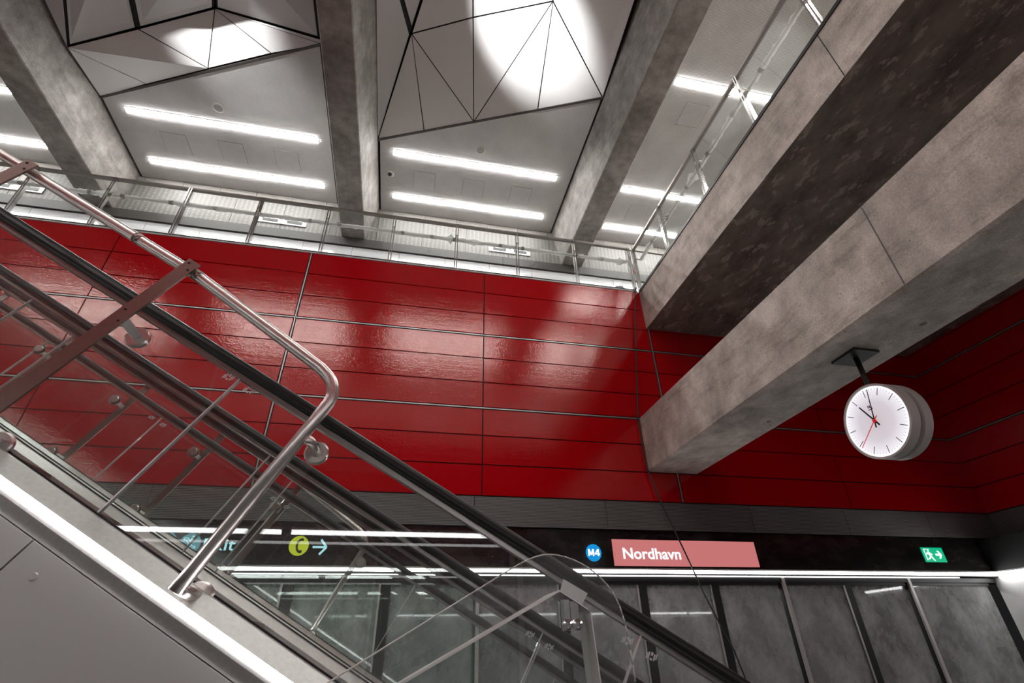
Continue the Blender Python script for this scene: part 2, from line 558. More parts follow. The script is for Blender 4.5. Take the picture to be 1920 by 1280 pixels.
# platform screen doors on both sides
def door_row(y, d, first):
    posts = [(9.36, 0)] + [(7.78, 1), (6.66, 0), (5.56, 1), (4.45, 0), (3.34, 0), (2.2, 0), (1.05, 1), (-0.1, 0), (-1.25, 0), (-2.4, 1), (-3.55, 0), (-4.7, 0), (-5.85, 1), (-7.0, 0), (-8.15, 0), (-9.3, 1), (-10.45, 0), (-11.6, 0), (-12.9, 0)]
    n = first
    for (xb, _), (xa, metal) in zip(posts, posts[1:]):
        y0, y1 = sorted((y + d * 0.06, y + d * 0.14))
        hw = 0.035 if metal else 0.062
        fr = MB().box(xa - hw, xa + hw, y0, y1, ZF, 0.83)
        fr.box(xa + hw, xb - hw, y0, y1, ZF, ZF + 0.12).box(xa + hw, xb - hw, y0, y1, 0.79, 0.83)
        o = tag(mesh_obj('door_%d' % n, fr, 'black', None, (xa, y, ZF)), kind='structure')
        mesh_obj('glass_leaf', MB().box(xa + hw, xb - hw, (y0 + y1) / 2 - 0.006, (y0 + y1) / 2 + 0.006, ZF + 0.12, 0.79), 'doorglass', o)
        if metal:
            yy0, yy1 = sorted((y + d * 0.02, y + d * 0.06))
            mesh_obj('metal_post', MB().box(xa - 0.022, xa + 0.022, yy0, yy1, ZF, 0.9), 'strap', o)
        else:
            yy0, yy1 = sorted((y + d * 0.045, y + d * 0.06))
            mesh_obj('edge_strip', MB().box(xa - 0.085, xa - 0.062, yy0, yy1, ZF + 0.12, 0.79), 'deck', o)
        n += 1
    return n
nd = door_row(YF, 1, 1)
door_row(YN, -1, nd)
# white end wall below the light line
struct('wall_right', MB().box(9.47, XR, YN, 3.4, ZF, 0.925).box(9.47, XR, 3.41, 6.2, ZF, 0.925).box(9.47, XR, 6.21, YF + 0.05, ZF, 0.925), 'cream')
struct('wall_right', MB().box(9.47, XR, YN, YF, 0.985, 1.46).box(9.93, XR, YN, YF, 1.46, 1.5), 'black')
struct('wall_right', MB().box(9.925, XR, YN, 4.2, 1.50, 1.895).box(9.925, XR, 4.21, YF - 0.03, 1.50, 1.895), 'rib')
struct('wall_left', MB().box(XL - 0.1, XL, YN, YF, ZF, 1.9), 'housing')
# tunnel behind the doors
struct('wall_far', MB().box(1.6, XR, 10.2, 10.4, ZF - 1, 2.2), 'tunnel')
struct('wall_far', MB().box(XL, 1.59, 10.2, 10.4, ZF - 1, 2.2), 'tunnelgreen')
for k, (a, b) in enumerate(((-9.0, -5.5), (-4.0, -0.5), (2.2, 5.4), (6.2, 9.4))):  # added fill lights, hidden above the doors, to brighten tunnel and door glass
    lab = ('far left', 'left', 'right', 'far right')[k]
    t = thing('added_tunnel_light', 'added fill strip under the tunnel roof behind the platform doors, %s' % lab, 'light', (a, 8.2, 1.28))
    mesh_obj('diffuser', MB().box(a, b, 8.15, 8.25, 1.24, 1.28), 'tunfill', t)
    mesh_obj('housing', MB().box(a - 0.02, b + 0.02, 8.13, 8.27, 1.28, 1.31), 'cream', t)
struct('ceiling', MB().box(XL, XR, YF + 0.31, 10.4, 1.3, 1.5), 'tunnel')
struct('floor', MB().box(XL, XR, YF + 0.31, 10.4, ZF - 1.2, ZF - 1), 'tunnel')
struct('wall_near', MB().box(XL, XR, -4.2, -4.0, ZF - 1, 2.2), 'tunnel')

# ------------------------------------------------------------------ upper gallery back walls
LW, LT = 8.85, 9.13     # top of the white panels, top of the ledge
M['ledge'] = plain('grey_ledge', (0.045, 0.042, 0.038), 0.5)
def gallery_wall(y, d, nm):
    def Y(a, b): return (min(y + d * a, y + d * b), max(y + d * a, y + d * b))
    mb = MB(); x = XL - 0.53
    while x < XR:
        mb.box(x + 0.004, min(x + 1.17, XR + 0.2) - 0.004, *Y(0, 0.1), ZT, LW); x += 1.17
    o = struct(nm, mb, 'white')
    mesh_obj('backing', MB().box(XL, XR + 0.2, *Y(0.04, 0.2), ZT, 10.4), 'gap', o)
    mesh_obj('ledge', MB().box(XL, XR + 0.2, *Y(-0.045, 0.04), LW + 0.02, LT), 'ledge', o)
    mb = MB(); x = XL
    while x < XR:
        mb.box(x + 0.005, min(x + 1.17, XR + 0.2) - 0.005, *Y(-0.01, 0.05), LT + 0.01, 10.01); x += 1.17
    mesh_obj('perforated_panels', mb, 'perf', o)
    mb = MB(); x = XL
    while x < XR:
        mb.box(x + 0.005, min(x + 0.86, XR + 0.2) - 0.005, *Y(-0.05, 0.05), 10.03, 10.26); x += 0.86
    mesh_obj('stone_band', mb, 'stone', o)
gallery_wall(YB, 1, 'wall_far')
gallery_wall(YBN, -1, 'wall_near')
struct('wall_right', MB().box(XR + 0.15, XR + 0.3, YBN, YB, ZT, 11.9), 'stone')
struct('wall_left', MB().box(XL - 0.3, XL - 0.15, YBN, YB, ZT, 11.9), 'stone')
struct('trim_7', MB().box(XL, 4.1, YF - 0.03, YF + 0.16, ZT, ZT + 0.025), 'housing')
struct('trim_8', MB().box(XL, 4.1, YN - 0.16, YN + 0.03, ZT, ZT + 0.025), 'housing')

for x, lab in ((-10.0, 'white plate with two dark air slots, behind the handrail at far left'), (-4.2, 'white plate with two dark air slots, left of the middle beam'), (1.66, 'white plate with two dark air slots, right of the middle beam')):
    t = thing('air_outlet', lab, 'vent', (x, YB - 0.02, 9.36))
    mesh_obj('plate', MB().box(x, x + 1.16, YB - 0.035, YB - 0.012, 9.30, 9.49), 'cream', t)
    for a in (0.12, 0.70):
        mesh_obj('slot', MB().box(x + a, x + a + 0.36, YB - 0.042, YB - 0.03, 9.35, 9.435), 'black', t)

# ------------------------------------------------------------------ ceiling beams
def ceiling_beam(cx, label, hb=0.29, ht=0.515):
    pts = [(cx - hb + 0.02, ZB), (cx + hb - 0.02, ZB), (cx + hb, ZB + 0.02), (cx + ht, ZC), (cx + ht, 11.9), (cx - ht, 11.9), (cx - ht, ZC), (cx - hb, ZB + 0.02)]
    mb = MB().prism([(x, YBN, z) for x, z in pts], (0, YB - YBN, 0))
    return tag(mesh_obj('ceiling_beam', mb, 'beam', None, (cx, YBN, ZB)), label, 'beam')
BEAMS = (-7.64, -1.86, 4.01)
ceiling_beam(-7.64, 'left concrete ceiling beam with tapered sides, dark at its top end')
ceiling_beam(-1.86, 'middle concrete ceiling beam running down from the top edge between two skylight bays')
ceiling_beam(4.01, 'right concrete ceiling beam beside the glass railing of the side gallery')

# slatted ceiling, bay by bay, around the skylight funnels
PB = {'P0': (-1.35, 7.78, 10.27), 'Pa': (-0.3, 7.33, 10.27), 'Pb': (0.79, 6.88, 10.27), 'Pc': (2.14, 6.31, 10.27), 'P1': (3.47, 5.77, 10.27),
      'N1': (-0.71, 5.57, 10.9), 'NM': (0.5, 5.08, 11.05), 'N2': (2.05, 4.53, 11.2),
      'TU': (-0.1, 3.48, 11.5), 'TM': (0.24, 3.44, 11.6), 'TN': (1.73, 3.17, 11.7), 'TB': (3.34, 2.45, 10.4), 'WB': (-1.33, 3.39, 10.3)}
QB = {'P0': (-7.10, 7.84, 10.27), 'Pa': (-6.04, 7.34, 10.27), 'Pb': (-4.7, 6.74, 10.27), 'Pc': (-3.39, 6.17, 10.27), 'P1': (-2.38, 5.79, 10.27),
      'M0': (-7.1, 6.68, 10.05), 'M1': (-5.9, 6.32, 10.5), 'M2': (-4.47, 5.8, 10.8), 'M3': (-2.43, 5.74, 10.35),
      'VB': (-7.06, 4.69, 10.1), 'V0': (-6.28, 4.54, 10.1), 'V1': (-5.37, 4.34, 10.1), 'V2': (-3.84, 4.03, 10.1), 'V3': (-2.38, 3.71, 10.1),
      'C1': (-7.06, 3.08, 10.1), 'C2': (-2.38, 3.08, 10.1)}
def sym(p, cx, cy=3.08): return (2 * cx - p[0], 2 * cy - p[1], p[2])
TH = 0.12
def slat_ceiling(pts):
    struct('ceiling', MB().prism([(x, y, ZC) for x, y in pts], (0, 0, TH)), 'slat')
for xl, xr, D, cx in ((-1.295, 3.445, PB, 1.06), (-7.07, -2.43, QB, -4.74)):
    p0, p1 = D['P0'], D['P1']
    s0, s1 = sym(p0, cx), sym(p1, cx)
    slat_ceiling([(xl, p0[1]), (xr, p1[1]), (xr, YB), (xl, YB)])
    slat_ceiling([(xl, YBN), (xr, YBN), (xr, s0[1]), (xl, s1[1])])
    for a, b in ((p0, p1), (s0, s1)):      # bronze edge of the opening
        a, b = Vector(a), Vector(b); dr = (b - a).normalized(); nr = Vector((-dr.y, dr.x, 0)) * 0.025
        struct('trim_9', MB().prism([a - nr + Vector((0, 0, -0.012)), b - nr + Vector((0, 0, -0.012)), b + nr + Vector((0, 0, -0.012)), a + nr + Vector((0, 0, -0.012))], (0, 0, 0.14)), 'brown')
slat_ceiling([(XL, YBN), (-8.21, YBN), (-8.21, YB), (XL, YB)])
slat_ceiling([(4.575, YBN), (XR + 0.15, YBN), (XR + 0.15, YB), (4.575, YB)])

def facet(tri, gap=0.012, th=0.02):
    """a panel inset by gap from the polygon and given thickness upward"""
    P = [Vector(p) for p in tri]; n = len(P)
    nr = (P[1] - P[0]).cross(P[2] - P[0]).normalized()
    if nr.z < 0: nr = -nr
    out = []
    c = sum(P, Vector()) / n
    for i in range(n):
        a, b, e = P[i - 1], P[i], P[(i + 1) % n]
        d1 = (b - a).normalized(); d2 = (e - b).normalized()
        i1 = nr.cross(d1); i2 = nr.cross(d2)
        if i1.dot(c - b) < 0: i1 = -i1
        if i2.dot(c - b) < 0: i2 = -i2
        h = i1 + i2
        k = gap / max(0.25, (1 + i1.dot(i2)))
        out.append(b + h * k)
    return MB().prism([tuple(p) for p in out], nr * th), MB().prism([tuple(Vector(p) + nr * 0.035) for p in P], nr * 0.02)

def skylight(D, tris, cx, label):
    t = thing('faceted_skylight_lining', label, 'ceiling panels', (cx, 3.08, ZC))
    backs = (MB(), MB())
    for keys, mat, gap in tris:
        P = [D[k] for k in keys]
        for back, pts in zip(backs, (P, [sym(p, cx) for p in P])):
            a, b = facet(pts, gap)
            mesh_obj('facet', a, mat, t)
            o = len(back.v); back.v += b.v
            for f in b.f: back.face([o + i for i in f])
    for back in backs: mesh_obj('backing', back, 'gap', t)
    return t
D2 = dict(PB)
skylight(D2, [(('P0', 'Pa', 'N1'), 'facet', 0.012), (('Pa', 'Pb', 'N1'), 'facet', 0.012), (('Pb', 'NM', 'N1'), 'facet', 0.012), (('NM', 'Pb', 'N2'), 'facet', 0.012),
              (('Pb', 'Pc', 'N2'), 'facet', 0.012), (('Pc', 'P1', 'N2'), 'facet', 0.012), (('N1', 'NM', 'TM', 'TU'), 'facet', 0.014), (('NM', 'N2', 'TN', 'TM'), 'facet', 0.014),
              (('N2', 'P1', 'TB', 'TN'), 'facet', 0.014), (('P0', 'N1', 'WB'), 'facet_dim', 0.06), (('N1', 'TU', 'WB'), 'facet_dim', 0.06)], 1.06,
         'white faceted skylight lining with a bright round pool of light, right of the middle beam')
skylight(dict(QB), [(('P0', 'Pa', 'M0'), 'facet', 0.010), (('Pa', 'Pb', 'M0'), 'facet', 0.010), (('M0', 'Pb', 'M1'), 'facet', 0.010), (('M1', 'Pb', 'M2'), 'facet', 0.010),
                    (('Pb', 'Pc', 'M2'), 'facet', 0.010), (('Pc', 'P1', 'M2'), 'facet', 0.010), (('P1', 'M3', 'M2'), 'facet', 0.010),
                    (('M0', 'V0', 'VB'), 'facet_dim', 0.02), (('M0', 'M1', 'V1', 'V0'), 'facet_dim', 0.05), (('M1', 'M2', 'V2', 'V1'), 'facet_dim', 0.05), (('M2', 'M3', 'V3', 'V2'), 'facet_dim', 0.05), (('C1', 'VB', 'V0', 'V1', 'V2', 'V3', 'C2'), 'facet_dim', 0.02)], -4.74,
         'faceted skylight lining, glossy white below and darkened above for shade, left of the middle beam')

# ------------------------------------------------------------------ ceiling lights and fittings
def strip(x0, x1, y, label, segs=3, group=None):
    t = thing('ceiling_strip_light', label, 'light', ((x0 + x1) / 2, y, ZC), group)
    mesh_obj('housing', MB().box(x0 - 0.012, x1 + 0.012, y - 0.077, y + 0.077, ZC - 0.010, ZC + 0.03), 'cream', t)
    w_ = (x1 - x0) / segs
    for i in range(segs):
        mesh_obj('diffuser', MB().box(x0 + i * w_ + 0.003, x0 + (i + 1) * w_ - 0.003, y - 0.066, y + 0.066, ZC - 0.022, ZC - 0.009), 'strip', t)
    return t
for (x0, x1), where in (((-12.95, -8.87), 'in the bay left of the left beam'), ((-6.70, -2.70), 'in the bay between left and middle beams'), ((-0.985, 3.08), 'in the bay between middle and right beams'), ((4.85, 8.95), 'in the bay over the side gallery')):
    strip(x0, x1, 8.05, 'white strip light ' + where + ', nearer the hall')
    strip(x0, x1, 9.40, 'white strip light ' + where + ', nearer the back wall')
    for yy, nm in ((-1.90, 'first'), (-3.20, 'second')):
        strip(x0, x1, yy, 'opposite gallery strip light, %s row, %s' % (nm, where.replace('in the bay ', '')))
strip(4.85, 8.95, 5.09, 'white strip light seen highest through the side gallery railing glass')
strip(4.85, 8.95, 1.07, 'strip light over the side gallery outside the frame, above the slab')

for x, y, lab in ((-4.73, 7.62, 'round grey ceiling loudspeaker between the left and middle beams'), (1.055, 7.59, 'round grey ceiling loudspeaker right of the middle beam')):
    t = thing('ceiling_loudspeaker', lab, 'loudspeaker', (x, y, ZC))
    mesh_obj('rim', MB().lathe((x, y, ZC + 0.01), (0, 0, -1), [(0.12, 0), (0.125, 0.02), (0.095, 0.03)]), 'housing', t)
    mesh_obj('grille', MB().lathe((x, y, ZC - 0.012), (0, 0, -1), [(0.09, 0), (0.088, 0.012), (0.05, 0.016)]), 'tape', t)
t = thing('dome_camera', 'small round ceiling camera with a dark lens beside the middle beam', 'camera', (-1.06, 8.70, ZC))
mesh_obj('rim', MB().lathe((-1.06, 8.7, ZC + 0.01), (0, 0, -1), [(0.10, 0), (0.10, 0.025), (0.07, 0.04)]), 'housing', t)
mesh_obj('dome', MB().lathe((-1.06, 8.7, ZC - 0.02), (0, 0, -1), [(0.055, 0), (0.05, 0.03), (0.03, 0.05), (0.008, 0.058)]), 'black', t)
def hatch(x, y, lab, w_=0.54, h=0.55):
    t = thing('ceiling_hatch', lab, 'hatch', (x, y, ZC))
    mesh_obj('frame', MB().box(x - 0.004, x + w_ + 0.004, y - 0.004, y + h + 0.004, ZC - 0.002, ZC + 0.01), 'brown', t)
    mesh_obj('hatch_door', MB().box(x + 0.002, x + w_ - 0.002, y + 0.002, y + h - 0.002, ZC - 0.006, ZC + 0.01), 'slat', t)
for i, nm in enumerate(('leftmost', 'middle', 'rightmost')):
    hatch(-6.20 + i * 1.22, 8.50, 'square ceiling hatch, %s of three between the left and middle beams' % nm)
    hatch(-0.48 + i * 1.25, 8.50, 'square ceiling hatch, %s of three right of the middle beam' % nm)
hatch(5.35, 5.50, 'square ceiling hatch below the highest strip light in the side gallery bay')
hatch(5.33, 8.50, 'square ceiling hatch between the two lower strip lights in the side gallery bay')

def uplight(loc, target, lab, blend=1.0, size=34, pw=1.0):
    loc, target = Vector(loc), Vector(target)
    d = (target - loc).normalized()
    t = thing('spot_uplight', lab, 'light', loc)
    mesh_obj('lamp_housing', MB().lathe(loc - d * 0.22, d, [(0.05, 0), (0.085, 0.06), (0.085, 0.17), (0.075, 0.17), (0.07, 0.12)], 24), 'black', t)
    sd = -1 if loc.x < target.x else 1
    mesh_obj('bracket', MB().box(min(loc.x, loc.x + sd * 0.33), max(loc.x, loc.x + sd * 0.33), loc.y - 0.02, loc.y + 0.02, loc.z - 0.15, loc.z - 0.11), 'black', t)
    ld = bpy.data.lights.new('spot_lamp', 'SPOT')
    ld.energy = UPL * pw; ld.spot_size = math.radians(size); ld.spot_blend = blend; ld.shadow_soft_size = 0.10
    lo = bpy.data.objects.new('spot_lamp', ld); COL.objects.link(lo)
    lo.parent = t; lo.rotation_euler = d.to_track_quat('-Z', 'Y').to_euler()
    return t
uplight((-1.25, 2.3, 9.35), (1.62, 4.95, 10.95), 'black spot lamp on the middle beam aimed at the right skylight lining', size=33, pw=3.5)
uplight((-6.95, 2.3, 9.30), (-4.45, 6.0, 10.6), 'black spot lamp on the left beam aimed at the left skylight lining', size=30, pw=3.0)

# ------------------------------------------------------------------ side gallery slab and lower strut
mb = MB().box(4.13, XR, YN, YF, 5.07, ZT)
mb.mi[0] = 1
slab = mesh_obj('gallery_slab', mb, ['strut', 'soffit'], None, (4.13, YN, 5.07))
mesh_obj('edge_profile', MB().box(4.118, 4.15, YN + 0.03, YF - 0.03, 5.895, 5.95), 'black', slab)
mesh_obj('formwork_joint', MB().box(4.127, 4.135, 2.12, 2.128, 5.08, 5.89), 'gap', slab)
tag(slab, 'broad concrete gallery slab with a mottled dark underside at upper right', 'slab')
mb = MB().prism([(x, YN + 0.03, z) for x, z in ((3.705, 2.36), (4.50, 2.36), (4.53, 2.385), (4.53, 3.25), (3.68, 3.25), (3.68, 2.385))], (0, YF - YN - 0.06, 0))
strut_ = mesh_obj('concrete_strut', mb, 'strut', None, (4.1, YN, 2.36))
mesh_obj('formwork_joint', MB().box(3.677, 3.685, 2.335, 2.343, 2.39, 3.24), 'brown', strut_)
tag(strut_, 'pale rectangular concrete beam crossing the hall, with the clock hanging below it', 'beam')
for (x, y, lab) in ((4.30, 4.9, 'far'), (4.28, 2.75, 'middle'), (4.33, 1.9, 'near')):
    tag(mesh_obj('anchor_cap', MB().lathe((x, y, 2.362), (0, 0, -1), [(0.03, 0), (0.027, 0.006), (0.01, 0.007)], 20), 'stone', None, (x, y, 2.36)), 'small round plug under the crossing concrete beam, %s the red wall' % {'far': 'nearest to', 'middle': 'second nearest to', 'near': 'farthest from'}[lab], 'plug')

# ------------------------------------------------------------------ gallery balustrades
def wrap_mesh(p0, p1, seed):
    rnd = random.Random(seed); p0, p1 = Vector(p0), Vector(p1)
    L = (p1 - p0).length; n = int(L / 0.045); path = []; rad = []
    bl = 0
    for i in range(n + 1):
        t = i / n
        if rnd.random() < 0.022: bl = 3
        r = 0.028 + 0.016 * rnd.random() + (0.055 * rnd.random() if bl > 0 else 0); bl -= 1
        path.append(p0.lerp(p1, t) + Vector((0, 0, -0.012 * rnd.random()))); rad.append(r)
    mb = MB(); rings = []; k = 10
    dr = (p1 - p0).normalized(); side = Vector((0, 0, 1)).cross(dr)
    for p, r in zip(path, rad):
        b = len(mb.v)
        for j in range(k):
            a = 2 * math.pi * j / k; rr = r * (0.8 + 0.4 * rnd.random())
            mb.v.append(tuple(p + side * math.cos(a) * rr + Vector((0, 0, 1)) * math.sin(a) * rr))
        rings.append(b)
    for r0, r1 in zip(rings, rings[1:]):
        for j in range(k):
            q = (j + 1) % k; mb.face([r0 + j, r0 + q, r1 + q, r1 + j], True)
    return mb
def balustrade(name_label, P, rail_off, seed, wrap=True):
    """P: list of post positions (x, y); rail_off: vector into the gallery"""
    t = thing('glass_balustrade', name_label, 'railing', (P[0][0], P[0][1], ZT))
    a, b = Vector((*P[0], 0)), Vector((*P[-1], 0))
    dr = (b - a).normalized(); nr = Vector(rail_off).normalized()
    up_ = Vector((0, 0, 1))
    c = (a + b) / 2; hl = (b - a).length / 2
    mesh_obj('top_rail', MB().obox(c + up_ * 7.065, dr * (hl + 0.02), nr * 0.03, up_ * 0.022), 'rail', t)
    mesh_obj('base_channel', MB().obox(c + up_ * 5.965, dr * hl, nr * 0.028, up_ * 0.018), 'black', t)
    for x, y in P:
        q = Vector((x, y, 0)); mb = MB()
        for s in (-1, 1):
            mb.obox(q + dr * 0.020 * s + up_ * 6.50 - nr * 0.03, dr * 0.008, nr * 0.032, up_ * 0.545)
        mb.obox(q + up_ * 6.79 + nr * 0.04, dr * 0.012, nr * 0.07, up_ * 0.012)
        mesh_obj('post', mb, 'chrome', t)
    for p, q in zip(P, P[1:]):
        p, q = Vector((*p, 0)), Vector((*q, 0))
        mesh_obj('glass_pane', MB().obox((p + q) / 2 + up_ * 6.52, dr * ((q - p).length / 2 - 0.03), nr * 0.006, up_ * 0.52), 'glass', t)
    off = nr * 0.12 + up_ * 6.81
    hr = mesh_obj('handrail', MB().tube([a + off, b + off], 0.020), 'cream', t)
    if wrap:
        tag(mesh_obj('plastic_wrap', wrap_mesh(a + off, b + off, seed), 'film', hr), 'crumpled clear plastic wrapped round the handrail')
        mb = MB(); rnd = random.Random(seed + 5); L = (b - a).length; s = 0.5
        while s < L - 0.3:
            mb.tube([a + off + dr * s, a + off + dr * (s + 0.06)], 0.040, 12); s += 0.35 + 0.8 * rnd.random()
        tag(mesh_obj('tape_bands', mb, 'tape', hr), 'short bands of grey tape')
    return t
px = [4.05 - 1.168 * i for i in range(15)]
balustrade('steel and glass railing along the top of the glossy red wall, handrail in plastic wrap', [(x, YF) for x in px if x > XL], (0, 1, 0), 3)
balustrade('steel and glass railing along the side gallery slab edge, climbing to upper right', [(4.20, y) for y in (6.98, 5.80, 4.53, 3.29, 2.05, 0.81, -0.43)], (1, 0, 0), 11)
balustrade('steel and glass railing of the opposite gallery behind the viewer', [(x, YN) for x in px if x > XL], (0, -1, 0), 23, False)

# small things left on the gallery by the corner
def crumpled(c, r, seed):
    rnd = random.Random(seed); mb = MB(); n, k = 9, 14; rings = []
    for i in range(n + 1):
        th = math.pi * i / n
        b = len(mb.v)
        for j in range(k):
            a = 2 * math.pi * j / k; q = 0.75 + 0.5 * rnd.random()
            mb.v.append((c[0] + r[0] * q * math.sin(th) * math.cos(a), c[1] + r[1] * q * math.sin(th) * math.sin(a), c[2] + r[2] * math.cos(th) * (0.9 + 0.15 * rnd.random())))
        rings.append(b)
    for r0, r1 in zip(rings, rings[1:]):
        for j in range(k):
            q = (j + 1) % k; mb.face([r0 + j, r1 + j, r1 + q, r0 + q])
    return mb
t = thing('plastic_bundle', 'crumpled grey and clear plastic bundle left by the railing corner post', 'bundle', (3.84, 7.12, ZT))
mesh_obj('bundle', crumpled((3.84, 7.17, 6.06), (0.12, 0.08, 0.13), 5), 'tape', t)
mesh_obj('plastic_sheet', crumpled((3.70, 7.17, 6.02), (0.10, 0.09, 0.10), 8), 'film', t)
t = thing('warning_tag', 'small orange and white warning tag hanging on the corner railing', 'tag', (4.14, 7.06, 6.6))
mesh_obj('card', MB().box(4.07, 4.19, 7.052, 7.058, 6.42, 6.74), 'film', t)
mesh_obj('orange_mark', MB().prism([(4.09, 7.045, 6.44), (4.17, 7.045, 6.46), (4.15, 7.045, 6.60)], (0, 0.008, 0)), 'orange', t)
mesh_obj('orange_mark', MB().prism([(4.11, 7.045, 6.68), (4.15, 7.045, 6.68), (4.13, 7.045, 6.73)], (0, 0.008, 0)), 'orange', t)
pts = [(4.06, 6.94, 6.0), (4.02, 6.93, 5.9), (3.81, 6.93, 4.52), (3.635, 6.93, 3.25), (3.63, 6.93, 2.64), (3.655, 6.93, 2.34), (3.78, 6.9, 1.82), (3.96, 6.86, 1.22), (4.12, 6.80, 0.6), (4.30, 6.70, 0.0), (4.40, 6.60, -0.7), (4.38, 6.55, -1.34)]
tag(mesh_obj('hanging_rope', MB().tube(pts, 0.011, 8), 'cord', None, pts[-1]), 'thin dark cord hanging down the red wall past the end of the concrete beam', 'cord')

# ------------------------------------------------------------------ hanging clock
CX0, CX1, CY, CZ, CR = 4.015, 4.235, 3.33, 1.685, 0.33
t = thing('hanging_clock', 'double-faced round white clock hanging from the concrete beam', 'clock', (4.11, CY, 2.36))
mesh_obj('ceiling_plate', MB().box(3.97, 4.25, 3.19, 3.475, 2.335, 2.36), 'black', t)
mesh_obj('pole', MB().tube([(4.115, CY, 2.34), (4.115, CY, CZ + CR - 0.03)], 0.024), 'black', t)
dx = CX1 - CX0
mesh_obj('front_drum', MB().lathe((CX0, CY, CZ), (1, 0, 0), [(CR - 0.022, 0.012), (CR - 0.018, 0), (CR, 0), (CR, 0.095), (CR - 0.03, 0.10)], 96), 'housing', t)
mesh_obj('dark_band', MB().lathe((CX0 + 0.09, CY, CZ), (1, 0, 0), [(CR - 0.03, 0), (CR - 0.03, dx - 0.17)], 96), 'black', t)
mesh_obj('back_drum', MB().lathe((CX1, CY, CZ), (-1, 0, 0), [(CR - 0.022, 0.012), (CR - 0.018, 0), (CR, 0), (CR, 0.08), (CR - 0.03, 0.085)], 96), 'housing', t)
def clock_face(name, x, sgn, mark=True):
    mt, nt, b = new_mat('backlit_clock_dial')
    # edge-lit dial: the rim glows more than the middle
    tc = node(nt, 'ShaderNodeTexCoord'); sp = node(nt, 'ShaderNodeSeparateXYZ')
    nt.links.new(tc.outputs['Object'], sp.inputs[0])
    cb = node(nt, 'ShaderNodeCombineXYZ')
    for k, cc in ((1, 0.0), (2, CZ - 2.36)):
        s = node(nt, 'ShaderNodeMath', operation='SUBTRACT'); s.inputs[1].default_value = cc
        nt.links.new(sp.outputs[k], s.inputs[0]); nt.links.new(s.outputs[0], cb.inputs[k])
    ln = node(nt, 'ShaderNodeVectorMath', operation='LENGTH'); nt.links.new(cb.outputs[0], ln.inputs[0])
    mr = node(nt, 'ShaderNodeMapRange'); mr.inputs[1].default_value = 0.0; mr.inputs[2].default_value = CR; mr.inputs[3].default_value = 0; mr.inputs[4].default_value = 1
    nt.links.new(ln.outputs['Value'], mr.inputs[0])
    c = ramp(nt, mr.outputs[0], [(0.0, (0.52, 0.46, 0.49)), (0.5, (0.58, 0.53, 0.575)), (0.80, (0.78, 0.74, 0.80)), (0.97, (1.1, 1.06, 1.15))])
    nt.links.new(c, b.inputs['Emission Color']); b.inputs['Emission Strength'].default_value = 1.0
    b.inputs['Base Color'].default_value = (0.08, 0.08, 0.08, 1)
    M['dial'] = mt
    f = mesh_obj(name, MB().lathe((x, CY, CZ), (sgn, 0, 0), [(CR - 0.022, 0.0), (CR - 0.022, -0.004)][::-1], 96), 'dial', t)
    def P(ang, r, off):   # ang clockwise from 12 as read by someone facing the dial
        a = math.radians(ang)
        return Vector((x + sgn * off, CY + sgn * math.sin(a) * r, CZ + math.cos(a) * r))
    def hand(ang, r0, r1, w0, w1, off, th=0.002):
        d = (P(ang, 1, off) - P(ang, 0, off)).normalized(); s = Vector((1, 0, 0)).cross(d)
        a, b_ = P(ang, r0, off), P(ang, r1, off)
        return MB().prism([a - s * w0, a + s * w0, b_ + s * w1, b_ - s * w1], (sgn * th, 0, 0))
    for h in range(12):
        mesh_obj('hour_mark', hand(h * 30, 0.225, 0.293, 0.003, 0.003, 0.002, 0.001), 'black', f)
    mm = MB()
    for k in range(60):
        if k % 5:
            q = hand(k * 6, 0.272, 0.290, 0.0010, 0.0010, 0.002, 0.001); o = len(mm.v); mm.v += q.v
            for g in q.f: mm.face([o + i for i in g])
    mesh_obj('minute_marks', mm, 'tape', f)
    mesh_obj('hour_hand', hand(331, -0.055, 0.195, 0.008, 0.006, 0.008), 'black', t)
    mesh_obj('minute_hand', hand(10.5, -0.06, 0.285, 0.007, 0.0035, 0.013), 'black', t)
    mesh_obj('second_hand', hand(232, -0.055, 0.275, 0.0042, 0.0028, 0.018), 'red2', t)
    mesh_obj('hand_hub', MB().lathe((x + sgn * 0.004, CY, CZ), (sgn, 0, 0), [(0.014, 0), (0.014, 0.02), (0.008, 0.022)], 24), 'red2', t)
    # small maker's mark below the twelve
    lg = MB()
    for a0, a1, o0, o1 in ((-0.020, -0.010, 0.125, 0.150), (-0.004, 0.006, 0.125, 0.150), (0.012, 0.020, 0.118, 0.143), (-0.026, 0.026, 0.108, 0.114)):
        lg.prism([(x + sgn * 0.002, CY + sgn * a, CZ + h) for a, h in ((a0, o0), (a1, o0), (a1, o1), (a0, o1))], (sgn * 0.001, 0, 0))
    mesh_obj('maker_mark', lg, 'black', f)
clock_face('dial', CX0 + 0.008, -1)
clock_face('dial', CX1 - 0.008, 1)

